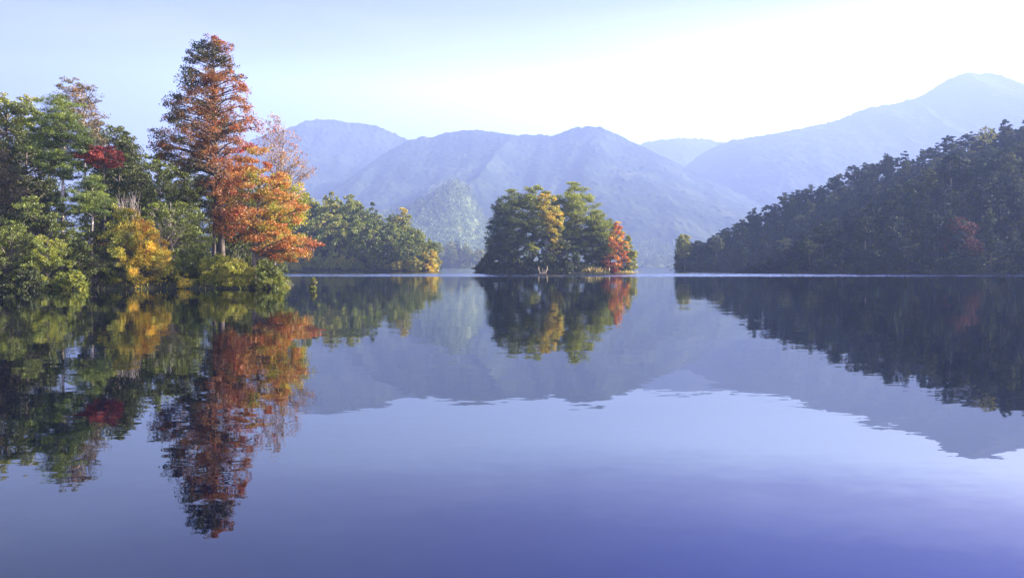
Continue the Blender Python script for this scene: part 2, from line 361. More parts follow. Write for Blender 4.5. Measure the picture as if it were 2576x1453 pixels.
# ------------------------------------------------------------------ near land
bank_poly = [(-120, 36), (-60, 46), (-38, 51), (-31, 55.5), (-24, 57.5), (-19.0, 56.8), (-17.6, 59), (-19.5, 70), (-28, 95), (-50, 125), (-120, 150)]
bank_h = make_land('bank', bank_poly, lambda x, y, d: 2.8*(1-np.exp(-d/9.0)) + 0.05*np.clip(d, 0, 60), 1.0, SOIL, 1, 0.5)
isl_poly = [(-9.5, 190), (-7, 185), (0, 181), (9, 179.5), (19, 180), (26, 183), (29.5, 188), (28, 195), (20, 203), (8, 206), (-4, 202)]
isl_h = make_land('island', isl_poly, lambda x, y, d: 1.6*(1-np.exp(-d/3.5)), 1.0, SOIL, 2, 0.4, 0.8)
spit_poly = [(-140, 236), (-90, 238), (-68, 240), (-45, 242), (-30, 240), (-22.5, 246), (-24, 258), (-36, 285), (-70, 330), (-140, 360)]
spit_h = make_land('headland', spit_poly, lambda x, y, d: 1.5*(1-np.exp(-d/4)) + 0.22*np.clip(d, 0, 50), 2.0, SOIL, 3, 0.6)
sp2_poly = [(-150, 800), (-95, 794), (-50, 797), (-26, 806), (-30, 850), (-90, 900), (-200, 900)]
sp2_h = make_land('headland', sp2_poly, lambda x, y, d: 1.5*(1-np.exp(-d/4)) + 0.25*np.clip(d, 0, 50), 4.0, SOIL, 4, 0.6)
hill_poly = [(56, 274), (73, 262), (88, 251), (80, 225), (69, 193), (90, 181), (112, 172), (160, 158), (250, 140), (420, 120), (420, 460), (110, 460), (75, 330)]
HRX = [50, 58, 65, 72, 86, 99, 114, 129, 159, 193, 260, 350, 420]; HRZ = [0, 2, 5, 10.5, 16.5, 24, 31, 39, 47.5, 48, 63, 80, 88]
hill_h = make_land('hillside', hill_poly, lambda x, y, d: 1.0*(1-np.exp(-d/3)) + np.interp(x, HRX, HRZ)*(lambda t: t*t*(3-2*t)*0.5+t*0.5)(np.clip(d/np.interp(x, [60, 90, 120, 160, 250], [26, 44, 75, 118, 140]), 0, 1)), 3.0, SOIL, 5, 1.0, 1.6)

# ------------------------------------------------------------------ tree builder
def grow(zs_lr, ncl, rcl, per, leaf, tonef, seed, depth=1.0, flat=0.6, shell=0.45, trunk_r=0.25, clear=0.25, lean=(0, 0), top=None,
         rise=0.35, twigs=True, aspect=0.6, needles=False, trunk_lines=None, sub=6, up=0.35, subr=0.5, wiggle=0.25):
    """zs_lr: rows (z, left, right) of the crown outline; returns (crown mesh, trunk mesh)"""
    rng = np.random.default_rng(seed)
    rows = sorted(zs_lr); Z = np.array([r[0] for r in rows]); Lx = np.array([r[1] for r in rows]); Rx = np.array([r[2] for r in rows])
    zlo, zhi = Z[0], Z[-1]
    cz = []; tries = 0
    wmax = (Rx-Lx).max()
    C = np.zeros((0, 3))
    minD = rcl*0.75
    while len(C) < ncl and tries < ncl*40:
        tries += 1
        z = rng.uniform(zlo, zhi); l = np.interp(z, Z, Lx); r = np.interp(z, Z, Rx)
        if rng.random() > (r-l)/wmax + 0.12: continue
        th = rng.uniform(0, 2*np.pi); rad = rng.random()**shell
        hw = max((r-l)/2 - rcl*0.35, 0.05)
        p = np.array([(l+r)/2 + hw*rad*np.cos(th), hw*rad*np.sin(th)*depth, z])
        if len(C) and np.min(np.sum((C-p)**2*np.array([1, 1, 1.6]), 1)) < minD**2*(1-tries/(ncl*40)): continue
        C = np.vstack([C, p])
    H = top if top else zhi
    # trunk path
    t = np.linspace(0, 1, 12)
    tx = lean[0]*t**1.3 + wiggle*trunk_r*4*np.sin(t*5+seed)*t*(1-t)*2; ty = lean[1]*t + wiggle*trunk_r*4*np.cos(t*4+seed)*t*(1-t)*2
    tp = np.stack([tx, ty, -0.4 + (H*0.97+0.4)*t], 1); tr = trunk_r*(1-t)**0.8*0.95+0.02
    tr[0] *= 1.35
    lines = [(tp, tr)]
    if trunk_lines: lines += trunk_lines
    ncl = len(C)
    rc = rcl*rng.uniform(0.65, 1.25, ncl)*np.interp(C[:, 2], [zlo, zlo+(zhi-zlo)*0.8, zhi], [1, 1, 0.7])
    # sub clusters
    S = unit(rng.normal(size=(ncl*sub, 3)))*rng.uniform(0.35, 1.0, (ncl*sub, 1))
    S[:, 2] *= flat
    SC = np.repeat(C, sub, 0) + S*np.repeat(rc, sub)[:, None]
    sr = np.repeat(rc, sub)*subr*rng.uniform(0.6, 1.2, ncl*sub)
    for i in range(ncl):
        c = C[i]; hd = math.hypot(c[0]-np.interp(c[2], tp[:, 2], tp[:, 0]), c[1])
        z0 = max(c[2]-hd*rise-0.2, H*clear*rng.uniform(0.9, 1.3)); z0 = min(z0, H*0.96)
        s = np.array([np.interp(z0, tp[:, 2], tp[:, 0]), np.interp(z0, tp[:, 2], tp[:, 1]), z0])
        u = np.linspace(0, 1, 5)[:, None]
        mid = (s+c)/2 + np.array([0, 0, hd*0.08]) + rng.normal(size=3)*hd*0.05
        pts = (1-u)**2*s + 2*u*(1-u)*mid + u*u*c
        r0 = min(np.interp(z0, tp[:, 2], tr)*0.6, 0.02+hd*0.022)
        lines.append((pts, np.linspace(r0, 0.015, 5)))
        if twigs:
            for j in range(0, sub, 2):
                e = SC[i*sub+j]; lines.append((np.array([pts[3], (pts[3]+e)/2+rng.normal(size=3)*0.1, e]), np.array([0.022, 0.014, 0.006])))
    n = ncl*sub*per
    if needles:
        P = np.repeat(SC, per, 0) + rng.normal(size=(n, 3))*np.repeat(sr, per)[:, None]*np.array([0.55, 0.55, 0.25])
        d = rng.normal(size=(n, 3)); d[:, 2] = np.abs(d[:, 2])*0.8+0.15
    else:
        g = unit(rng.normal(size=(n, 3)))*rng.random((n, 1))**0.5
        P = np.repeat(SC, per, 0) + g*np.repeat(sr, per)[:, None]*np.array([1, 1, max(flat, 0.45)])
        d = None
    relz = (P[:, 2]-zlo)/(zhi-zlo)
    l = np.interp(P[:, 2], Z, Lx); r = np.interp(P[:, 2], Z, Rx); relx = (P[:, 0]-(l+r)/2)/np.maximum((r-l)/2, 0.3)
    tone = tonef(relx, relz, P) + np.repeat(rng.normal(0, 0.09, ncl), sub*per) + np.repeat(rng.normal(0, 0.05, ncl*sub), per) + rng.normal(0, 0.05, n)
    size = leaf*rng.uniform(0.6, 1.35, n)
    cm = leaves_mesh('crown', P, size, np.clip(tone, 0, 1), aspect, d, up, rng)
    tm = tubes_mesh('trunk', lines, 6)
    return cm, tm

def plant(name, loc, cm, tm, lm, bm, label, cat, group=None, rot=0.0, sc_=1.0, parts=('crown', 'trunk')):
    e = empty(name, loc); e.rotation_euler.z = rot
    e.scale = (sc_, sc_, sc_) if isinstance(sc_, (int, float)) else sc_
    tag(e, label, cat, group)
    if cm: link_mesh(parts[0], cm, lm, e)
    if tm: link_mesh(parts[1], tm, bm, e)
    return e
def rows_px(D, xb, gz, rows): return [(wz(y, D)-gz, (l-xb)*K/F*D, (r-xb)*K/F*D) for y, l, r in rows]
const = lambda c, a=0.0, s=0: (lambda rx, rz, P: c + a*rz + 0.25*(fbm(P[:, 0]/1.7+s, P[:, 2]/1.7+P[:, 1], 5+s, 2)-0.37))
def hero(name, label, cat, D, xb, rows, lm, bm, tonef, seed, hf=bank_h, group=None, parts=('crown', 'trunk'), **kw):
    x = wx(xb, D); gz = float(hf(x, D)); gz = max(gz, 0.0)
    if D < 100: kw['leaf'] *= 0.8; kw['per'] = int(kw['per']*1.45)
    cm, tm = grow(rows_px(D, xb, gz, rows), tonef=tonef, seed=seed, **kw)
    return plant(name, (x, D, gz), cm, tm, M[lm], bm, label, cat, group, parts=parts)

# ---- the tall turning tree
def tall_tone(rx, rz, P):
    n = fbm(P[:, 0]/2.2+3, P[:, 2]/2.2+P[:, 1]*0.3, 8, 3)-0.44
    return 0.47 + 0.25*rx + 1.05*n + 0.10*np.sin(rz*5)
second = [(np.array([[-0.9, 0.3, -0.3], [-0.8, 0.25, 3.0], [-0.65, 0.1, 7.0], [-0.5, 0, 11.0], [-0.6, 0, 14.5]]), np.array([0.2, 0.16, 0.12, 0.08, 0.03]))]
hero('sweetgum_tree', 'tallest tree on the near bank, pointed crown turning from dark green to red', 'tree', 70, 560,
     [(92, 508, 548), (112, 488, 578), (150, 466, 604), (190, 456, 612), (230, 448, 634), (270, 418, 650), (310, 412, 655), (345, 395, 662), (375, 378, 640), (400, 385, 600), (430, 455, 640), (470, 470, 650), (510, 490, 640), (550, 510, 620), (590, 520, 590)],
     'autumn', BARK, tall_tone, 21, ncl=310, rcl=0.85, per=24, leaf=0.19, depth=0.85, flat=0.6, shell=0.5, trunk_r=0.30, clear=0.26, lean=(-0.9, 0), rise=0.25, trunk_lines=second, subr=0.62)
# ---- the orange tree at the water's edge
hero('maple_tree', 'orange red spreading tree with a thin dark trunk at the tip of the near bank', 'tree', 59.5, 640,
     [(365, 600, 660), (395, 588, 680), (430, 562, 705), (470, 558, 745), (515, 568, 778), (550, 560, 775), (580, 595, 800), (610, 600, 814), (640, 640, 796), (662, 690, 745)],
     'orange', BARK, lambda rx, rz, P: 0.56 - 0.06*rx + 1.0*(fbm(P[:, 0]/1.6, P[:, 2]/1.3+P[:, 1]*0.4, 31, 3)-0.44), 22,
     ncl=84, rcl=0.95, per=30, leaf=0.19, depth=0.8, flat=0.32, shell=0.6, trunk_r=0.17, clear=0.2, lean=(0.4, 0), rise=0.5, top=8.6, subr=0.6)
# ---- thin, nearly bare tree behind it
hero('birch_tree', 'thin half bare tree with few pinkish leaves behind the orange tree', 'tree', 74, 690,
     [(292, 670, 715), (320, 655, 735), (350, 650, 750), (380, 645, 770), (410, 650, 785), (440, 655, 788), (475, 670, 780), (510, 680, 740)],
     'dry', PALE, const(0.70, 0.0, 3), 23, ncl=84, rcl=0.8, per=6, leaf=0.17, depth=0.8, flat=0.7, shell=0.5, trunk_r=0.14, clear=0.3, lean=(1.0, 0), rise=0.9, sub=8, subr=0.5)
hero('alder_tree', 'yellow olive tree with dense foliage just behind the orange tree', 'tree', 68, 690,
     [(440, 690, 730), (470, 665, 765), (510, 640, 780), (560, 640, 775), (610, 650, 760), (660, 640, 740)],
     'gold', BARK, const(0.38, 0.15, 4), 24, ncl=60, rcl=1.0, per=34, leaf=0.2, depth=0.8, trunk_r=0.15)

# ---- left wood, back to front
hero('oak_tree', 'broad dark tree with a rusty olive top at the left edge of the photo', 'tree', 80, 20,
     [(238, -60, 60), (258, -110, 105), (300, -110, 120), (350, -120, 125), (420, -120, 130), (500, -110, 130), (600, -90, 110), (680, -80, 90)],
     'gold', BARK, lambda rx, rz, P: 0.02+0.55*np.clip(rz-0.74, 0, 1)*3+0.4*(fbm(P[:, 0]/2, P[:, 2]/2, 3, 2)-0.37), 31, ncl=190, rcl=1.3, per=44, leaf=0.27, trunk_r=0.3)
hero('rowan_tree', 'sparse brown leaved tree with twiggy top rising above the green pine on the left', 'tree', 78, 215,
     [(190, 170, 205), (215, 145, 235), (245, 150, 250), (275, 160, 258), (310, 170, 265), (350, 185, 262), (400, 190, 250)],
     'dry', PALE, const(0.34, 0.0, 6), 32, ncl=64, rcl=0.85, per=13, leaf=0.2, depth=0.8, shell=0.5, trunk_r=0.17, rise=0.8, sub=8)
hero('camphor_tree', 'rounded dark green tree whose crown meets the sky between the sparse tree and the gap', 'tree', 83, 270,
     [(300, 225, 285), (330, 210, 330), (370, 200, 345), (430, 195, 350), (520, 200, 340), (600, 210, 330), (680, 220, 320)],
     'evergreen', BARK, const(0.32, 0.1, 7), 33, ncl=90, rcl=1.3, per=40, leaf=0.25, trunk_r=0.28)
hero('camphor_tree', 'dark green tree with a lobed top standing left of the sky gap', 'tree', 79, 335,
     [(332, 300, 325), (355, 285, 352), (385, 275, 372), (420, 272, 385), (480, 275, 400), (560, 290, 400), (640, 290, 390)],
     'evergreen', BARK, const(0.3, 0.1, 8), 34, ncl=84, rcl=1.15, per=40, leaf=0.24, trunk_r=0.24)
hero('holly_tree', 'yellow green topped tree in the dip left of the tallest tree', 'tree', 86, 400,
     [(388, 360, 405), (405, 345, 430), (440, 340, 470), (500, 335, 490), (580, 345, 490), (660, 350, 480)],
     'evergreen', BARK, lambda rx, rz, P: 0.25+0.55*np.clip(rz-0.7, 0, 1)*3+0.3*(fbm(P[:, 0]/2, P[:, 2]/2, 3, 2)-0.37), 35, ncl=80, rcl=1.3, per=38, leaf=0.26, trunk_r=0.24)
hero('cypress_tree', 'grey green bushy tree filling the space under the low left boughs of the tallest tree', 'tree', 76, 465,
     [(405, 430, 480), (440, 405, 520), (490, 395, 540), (550, 400, 545), (610, 410, 540), (670, 420, 520)],
     'evergreen', BARK, const(0.55, 0.0, 10), 36, ncl=80, rcl=1.1, per=38, leaf=0.22, trunk_r=0.2)
hero('laurel_tree', 'shadowed dark green tree behind the trunk of the tallest tree', 'tree', 80, 590,
     [(430, 560, 610), (470, 540, 650), (530, 520, 670), (600, 530, 670), (670, 540, 660)],
     'evergreen', BARK, const(0.3, 0.15, 11), 37, ncl=70, rcl=1.2, per=38, leaf=0.24, trunk_r=0.22)
hero('ironwood_tree', 'very dark evergreen between the left edge and the pale trunk of the pine', 'tree', 72, 70,
     [(330, 40, 90), (360, 5, 125), (410, -15, 150), (470, -25, 160), (540, -20, 165), (610, 0, 150), (670, 10, 140)],
     'evergreen', BARK, const(0.24, 0.05, 12), 38, ncl=84, rcl=1.2, per=42, leaf=0.23, trunk_r=0.24)
hero('ironwood_tree', 'dark tree with dull pinkish leaves low at the left edge of the photo', 'tree', 68, -20,
     [(335, -40, 30), (370, -70, 45), (430, -90, 50), (500, -90, 60), (580, -90, 70), (660, -80, 70)],
     'dry', BARK, const(0.16, 0.1, 13), 39, ncl=60, rcl=1.1, per=34, leaf=0.22, trunk_r=0.2)
hero('ironwood_tree', 'dark green tree right of the pale trunked pine under the red spray', 'tree', 73, 300,
     [(415, 270, 330), (450, 235, 370), (510, 225, 390), (570, 230, 395), (630, 240, 385), (680, 250, 370)],
     'evergreen', BARK, const(0.3, 0.12, 14), 40, ncl=76, rcl=1.1, per=40, leaf=0.22, trunk_r=0.2)
# pines with needles
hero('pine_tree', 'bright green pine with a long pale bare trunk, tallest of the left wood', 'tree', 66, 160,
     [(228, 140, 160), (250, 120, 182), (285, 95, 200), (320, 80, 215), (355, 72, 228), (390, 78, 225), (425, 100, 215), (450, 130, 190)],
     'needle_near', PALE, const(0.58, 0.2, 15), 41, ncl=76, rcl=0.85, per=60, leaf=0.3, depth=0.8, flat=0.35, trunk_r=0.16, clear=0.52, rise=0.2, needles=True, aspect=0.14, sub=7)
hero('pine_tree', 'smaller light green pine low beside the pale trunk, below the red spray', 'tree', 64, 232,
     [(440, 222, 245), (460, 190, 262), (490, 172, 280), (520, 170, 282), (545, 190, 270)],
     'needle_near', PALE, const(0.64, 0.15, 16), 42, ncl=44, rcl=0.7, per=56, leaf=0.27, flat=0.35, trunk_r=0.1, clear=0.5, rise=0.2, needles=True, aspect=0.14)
hero('maple_tree', 'slim tree topped by a flat spray of scarlet leaves among the dark green crowns', 'tree', 67, 262,
     [(368, 215, 285), (385, 196, 300), (402, 198, 310), (420, 215, 306)],
     'red', BARK, const(0.6, 0.1, 17), 43, ncl=34, rcl=0.62, per=42, leaf=0.17, flat=0.3, trunk_r=0.09, clear=0.75, rise=0.4)
hero('privet_tree', 'mid green leafy tree low on the left below the pine branches', 'tree', 63, 100,
     [(500, 70, 140), (530, 30, 190), (570, 0, 215), (620, -10, 220), (670, 0, 210)],
     'evergreen', BARK, const(0.42, 0.15, 18), 44, ncl=80, rcl=0.85, per=40, leaf=0.18, trunk_r=0.12)
hero('privet_tree', 'low spreading tree with lit green leaves and pale bent limbs right of the bare twigs', 'tree', 66, 430,
     [(505, 400, 470), (530, 370, 510), (570, 360, 530), (620, 370, 530), (670, 390, 520)],
     'evergreen', PALE, const(0.5, 0.2, 19), 45, ncl=60, rcl=0.85, per=30, leaf=0.18, trunk_r=0.12, rise=0.7)

# ---- shrubs on the near bank
def shrub(name, label, D, xb, rows, lm, tonef, seed, **kw):
    a = dict(ncl=34, rcl=0.6, per=40, leaf=0.14, trunk_r=0.05, clear=0.02, rise=0.9, flat=0.7, shell=0.5)
    a.update(kw)
    return hero(name, label, 'shrub', D, xb, rows, lm, BARK, tonef, seed, parts=('foliage', 'stem'), **a)
shrub('willow_shrub', 'big golden yellow bush with drooping orange leaves at the edge of the near bank', 58.8, 340,
      [(520, 300, 335), (550, 278, 365), (585, 258, 398), (615, 252, 432), (650, 258, 455), (690, 268, 450), (728, 275, 425)],
      'gold', lambda rx, rz, P: 0.56+0.16*rx+0.7*(fbm(P[:, 0]/0.9, P[:, 2]/1.5, 61, 3)-0.44), 51, ncl=120, rcl=0.62, per=44, flat=0.9)
shrub('elder_shrub', 'dark green shrub between the golden bush and the yellow green shrubs', 60.0, 490,
      [(615, 460, 520), (640, 445, 545), (675, 440, 550), (705, 445, 548), (728, 450, 545)],
      'evergreen', const(0.45, 0.2, 21), 52, ncl=50)
shrub('spicebush_shrub', 'yellow green shrub at the foot of the tallest tree', 59.2, 550,
      [(645, 520, 575), (665, 505, 595), (690, 500, 605), (726, 510, 600)], 'lime', const(0.6, 0.15, 22), 53, ncl=48)
shrub('spicebush_shrub', 'brightest lime yellow shrub touching the thin dark trunk of the orange tree', 58.2, 605,
      [(655, 575, 612), (675, 565, 632), (700, 560, 634), (728, 565, 632)], 'lime', const(0.75, 0.15, 23), 54, ncl=46)
shrub('azalea_shrub', 'low olive and rust shrub at the very tip of the near bank', 58.0, 680,
      [(668, 655, 700), (685, 645, 712), (705, 640, 718), (724, 642, 716)], 'gold', const(0.36, -0.2, 24), 55, ncl=34, rcl=0.5)
shrub('buckthorn_shrub', 'tall mid green bush at the left edge of the bank', 55.5, 30,
      [(560, 0, 60), (590, -30, 95), (630, -40, 110), (680, -40, 110), (715, -30, 100)], 'evergreen', const(0.42, 0.25, 25), 56, ncl=56, rcl=0.65)
shrub('buckthorn_shrub', 'arching yellow green bush hanging over the dark water edge near the left', 55.5, 120,
      [(600, 90, 150), (630, 60, 180), (665, 45, 200), (700, 60, 210), (722, 90, 215)], 'lime', const(0.36, 0.2, 26), 57, ncl=50, rcl=0.6)
shrub('buckthorn_shrub', 'shadowy green bush left of the golden bush, its leaves touching the water', 57.2, 225,
      [(575, 200, 255), (610, 175, 280), (655, 165, 290), (700, 170, 290), (728, 180, 285)], 'evergreen', const(0.26, 0.2, 27), 58, ncl=50, rcl=0.6)
shrub('heath_shrub', 'small yellow leaved shrub on the waterline in front of the dark green one', 57.9, 462,
      [(690, 450, 475), (708, 442, 485), (728, 446, 482)], 'gold', const(0.6, 0, 28), 59, ncl=16, rcl=0.35)
shrub('heath_shrub', 'small pale green shrub trailing in the water near the left', 54.5, 185,
      [(682, 170, 200), (705, 158, 212), (732, 160, 210)], 'lime', const(0.55, 0, 29), 60, ncl=22, rcl=0.38)
shrub('heath_shrub', 'small dark shrub on the water edge at the left corner of the bank', 53.2, 60,
      [(680, 30, 85), (705, 10, 110), (738, 15, 105)], 'evergreen', const(0.15, 0.1, 30), 61, ncl=30, rcl=0.45)
shrub('laurel_shrub', 'dark green shrub in shade behind the tip of the near bank', 63.0, 640,
      [(648, 610, 660), (662, 590, 700), (685, 590, 715), (705, 600, 710)], 'evergreen', const(0.4, 0.1, 31), 62, ncl=44)

# bare twigs above the golden bush
def twig_clump(name, label, D, xb, ytop, wpx, seed, n=26, hf=bank_h, mat=PALE, ybase=640):
    rng = np.random.default_rng(seed); x = wx(xb, D); gz = float(hf(x, D)); H = wz(ytop, D)-gz; w = wpx*K/F*D
    e = empty(name, (x, D, gz)); tag(e, label, 'shrub')
    L_ = []
    for i in range(n):
        a = rng.uniform(-1, 1); h = H*rng.uniform(0.7, 1.0)
        t = np.linspace(0, 1, 7)[:, None]
        p = np.concatenate([a*w*t**1.4+rng.normal(0, 0.05, (7, 1)), rng.uniform(-1, 1)*w*0.6*t+rng.normal(0, 0.03, (7, 1)), h*t], 1); p[0] *= 0
        L_.append((p, np.linspace(0.03, 0.008, 7)))
        for k in range(3):
            q = p[rng.integers(3, 6)]; d = np.array([rng.uniform(-1, 1)*w*0.5, rng.uniform(-.3, .3), H*rng.uniform(0.08, 0.2)])
            L_.append((np.array([q, q+d*0.5+rng.normal(0, 0.04, 3), q+d]), np.array([0.013, 0.009, 0.005])))
    link_mesh('stem', tubes_mesh('stem', L_, 4), mat, e)
    return e
twig_clump('dead_bush', 'leafless bush of pale upright twigs rising out of the golden bush', 60.5, 325, 478, 30, 71, 34)
twig_clump('dead_bush', 'leafless tangle of pale crooked twigs left of the tallest tree trunks', 63.0, 415, 525, 50, 72, 12, mat=BARK)

# sapling standing in the water
shrub('sapling', 'tiny leafy sapling standing alone in the open water right of the near bank', 57.0, 789,
      [(696, 786, 793), (706, 781, 798), (718, 778, 799), (728, 782, 795)], 'gold', const(0.25, 0.1, 40), 73, ncl=14, rcl=0.16, per=16, leaf=0.09, hf=lambda x, y: -0.05)

# grass blades along the near water edge, past counting
def blades(name, pts, hts, wid, mat, seed, lab, lean=0.5):
    rng = np.random.default_rng(seed); n = len(pts)
    d = rng.normal(size=(n, 3))*lean; d[:, 2] = 1.0; d = unit(d)
    me = leaves_mesh(name, pts + d*hts[:, None]*0.5, hts, np.clip(rng.normal(0.4, 0.25, n), 0, 1), wid, d, 0.0, rng)
    o = link_mesh(name, me, mat); tag(o, lab, 'grass', kind='stuff')
def scatter(hf, poly, n, dlo, dhi, seed):
    rng = np.random.default_rng(seed); P = np.array(poly); out_ = np.zeros((0, 2))
    while len(out_) < n:
        q = np.stack([rng.uniform(P[:, 0].min(), P[:, 0].max(), n*3), rng.uniform(P[:, 1].min(), P[:, 1].max(), n*3)], 1)
        d = sdist(q[:, 0], q[:, 1], poly); q = q[(d > dlo) & (d < dhi)]
        out_ = np.vstack([out_, q])
    return out_[:n]
q = scatter(bank_h, bank_poly, 9000, -0.3, 2.2, 81); q = q[(q[:, 0] > -50) & (q[:, 1] < 75)]
z = np.maximum(bank_h(q[:, 0], q[:, 1]), -0.05)
blades('grass', np.column_stack([q, z]), np.random.default_rng(5).uniform(0.12, 0.5, len(q)), 0.07, M['blade'], 82, 'long grass and reeds fringing the near bank at the water')
def undergrowth(hf, poly, n, leaf, hgt, per, seed, lm, lab, tb=0.35, dlo=0.2, dhi=999, clip=None):
    rng = np.random.default_rng(seed); q = scatter(hf, poly, n, dlo, dhi, seed)
    if clip: q = q[clip(q[:, 0], q[:, 1])]
    n = len(q)
    c = np.column_stack([q, np.maximum(hf(q[:, 0], q[:, 1]), 0)])
    s = hgt*rng.uniform(0.4, 1.2, n)
    u = unit(rng.normal(size=(n*per, 3))); u[:, 2] = np.abs(u[:, 2])
    P = np.repeat(c, per, 0) + u*rng.random((n*per, 1))**0.5*np.repeat(s, per)[:, None]*np.array([0.9, 0.9, 1.0])
    tone = np.clip(np.repeat(rng.normal(tb, 0.2, n), per)+rng.normal(0, 0.06, n*per), 0, 1)
    o = link_mesh('undergrowth', leaves_mesh('undergrowth', P, leaf*rng.uniform(0.6, 1.3, n*per), tone, 0.65, rng=rng), M[lm])
    tag(o, lab, 'undergrowth', kind='stuff')
undergrowth(bank_h, bank_poly, 3200, 0.17, 0.9, 34, 91, 'evergreen', 'mixed low undergrowth covering the near wooded bank', 0.38, clip=lambda x, y: (x > -62) & (y < 92))
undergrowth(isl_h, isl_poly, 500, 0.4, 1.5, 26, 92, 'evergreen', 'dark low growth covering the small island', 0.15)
undergrowth(spit_h, spit_poly, 1500, 0.5, 2.2, 24, 93, 'evergreen', 'low growth along the wooded headland left of the island', 0.35, dhi=28, clip=lambda x, y: x > -95)
hill_front = [(56, 274), (73, 262), (88, 251), (80, 225), (69, 193), (90, 181), (112, 172), (160, 158), (215, 145), (235, 330), (75, 330)]
undergrowth(hill_h, hill_front, 6000, 0.6, 3.2, 22, 94, 'evergreen', 'low growth between the trees of the dark right hillside', 0.12, clip=lambda x, y: (x < 235) & (y < 330))
undergrowth(sp2_h, sp2_poly, 1200, 1.4, 5.0, 20, 95, 'evergreen', 'low growth on the small far headland behind the gap', 0.3, dhi=30)

# ------------------------------------------------------------------ the island's trees
ID = dict(hf=isl_h)
def isl(name, label, D, xb, rows, lm, tonef, seed, cat='tree', bark=BARK, **kw):
    a = dict(ncl=60, rcl=1.3, per=30, leaf=0.34, trunk_r=0.22, twigs=False); a.update(kw)
    return hero(name, label, cat, D, xb, rows, lm, bark, tonef, seed, hf=isl_h, **a)
pn = dict(needles=True, aspect=0.24, flat=0.45, rise=0.15, leaf=0.55, per=30, sub=8, shell=0.5, rcl=1.5, subr=0.6)
isl('pine_tree', 'feathery thin topped pine, leftmost of the tall island pines', 193, 1290, [(474, 1275, 1300), (500, 1258, 1325), (530, 1245, 1335), (570, 1240, 1340), (610, 1245, 1330)], 'needle', const(0.45, 0.2, 1), 101, ncl=60, **pn)
isl('fir_tree', 'dark layered conifer at the left end of the island', 188, 1255, [(505, 1250, 1265), (530, 1238, 1285), (570, 1226, 1300), (610, 1222, 1310), (645, 1224, 1300)], 'needle', const(0.08, 0.1, 2), 102, ncl=70, **pn)
isl('pine_tree', 'round topped pine left of the golden tree on the island', 195, 1340, [(470, 1325, 1360), (485, 1305, 1385), (510, 1295, 1400), (550, 1290, 1400), (590, 1295, 1390), (620, 1300, 1380)], 'needle', const(0.65, 0.25, 3), 103, ncl=80, **pn)
isl('ginkgo_tree', 'golden yellow tree in the middle of the island crowns', 186, 1375, [(482, 1362, 1388), (500, 1345, 1402), (530, 1348, 1415), (560, 1358, 1422), (600, 1375, 1420), (640, 1380, 1410)], 'gold', const(0.52, 0.1, 4), 104, ncl=84, rcl=1.0)
isl('pine_tree', 'tallest island pine with yellow green top right of the golden tree', 194, 1445, [(461, 1430, 1460), (480, 1408, 1480), (510, 1402, 1502), (545, 1400, 1520), (580, 1402, 1530), (620, 1410, 1530)], 'needle', const(0.75, 0.3, 5), 105, ncl=84, **pn)
isl('pine_tree', 'shorter olive pine behind the red cone shaped tree on the island', 191, 1505, [(528, 1495, 1512), (550, 1480, 1530), (585, 1470, 1545), (620, 1470, 1550), (650, 1475, 1545)], 'needle', const(0.6, 0.2, 6), 106, ncl=60, **pn)
isl('cypress_tree', 'red orange cone shaped tree at the right end of the island', 186, 1556, [(556, 1550, 1560), (575, 1538, 1572), (610, 1530, 1582), (645, 1522, 1588), (672, 1520, 1590)], 'gold', const(0.92, 0.0, 7), 107, ncl=64, rcl=0.8, leaf=0.3)
isl('cherry_shrub', 'yellow green bush at the extreme right end of the island', 187, 1585, [(590, 1568, 1586), (620, 1570, 1596), (650, 1570, 1603), (678, 1572, 1604)], 'lime', const(0.7, 0.0, 8), 108, cat='shrub', ncl=36, rcl=0.8, parts=('foliage', 'stem'), trunk_r=0.08)
isl('oak_tree', 'dark broad tree filling the middle of the island under the golden tree', 187, 1400, [(585, 1380, 1440), (605, 1350, 1470), (635, 1340, 1490), (665, 1335, 1500)], 'evergreen', const(0.2, 0.15, 9), 109, ncl=64)
isl('oak_tree', 'dark olive tree on the island left of the red cone shaped tree', 188, 1490, [(590, 1470, 1510), (615, 1455, 1530), (645, 1450, 1540), (670, 1450, 1540)], 'evergreen', const(0.3, 0.1, 10), 110, ncl=56)
isl('camellia_tree', 'low tree with bright layered leaves in front of the left island pines', 184, 1330, [(612, 1315, 1345), (628, 1302, 1365), (645, 1308, 1360), (662, 1320, 1350)], 'lime', const(0.36, 0.3, 11), 111, ncl=30, rcl=0.9, flat=0.3)
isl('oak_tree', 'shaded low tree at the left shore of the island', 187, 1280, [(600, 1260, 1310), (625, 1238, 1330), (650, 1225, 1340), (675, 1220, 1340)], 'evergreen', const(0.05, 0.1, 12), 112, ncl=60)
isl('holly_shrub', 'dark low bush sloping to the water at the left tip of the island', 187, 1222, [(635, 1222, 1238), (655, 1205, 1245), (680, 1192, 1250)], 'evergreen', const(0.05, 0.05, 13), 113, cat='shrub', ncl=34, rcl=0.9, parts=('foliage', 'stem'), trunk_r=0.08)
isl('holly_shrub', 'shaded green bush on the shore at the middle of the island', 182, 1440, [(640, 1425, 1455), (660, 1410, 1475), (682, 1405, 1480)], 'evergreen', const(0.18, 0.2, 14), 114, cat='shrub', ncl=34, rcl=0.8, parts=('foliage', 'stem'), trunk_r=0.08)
isl('holly_shrub', 'shaded green bush on the shore below the golden tree', 183, 1375, [(640, 1360, 1395), (660, 1350, 1405), (680, 1345, 1410)], 'evergreen', const(0.22, 0.2, 15), 115, cat='shrub', ncl=34, rcl=0.8, parts=('foliage', 'stem'), trunk_r=0.08)
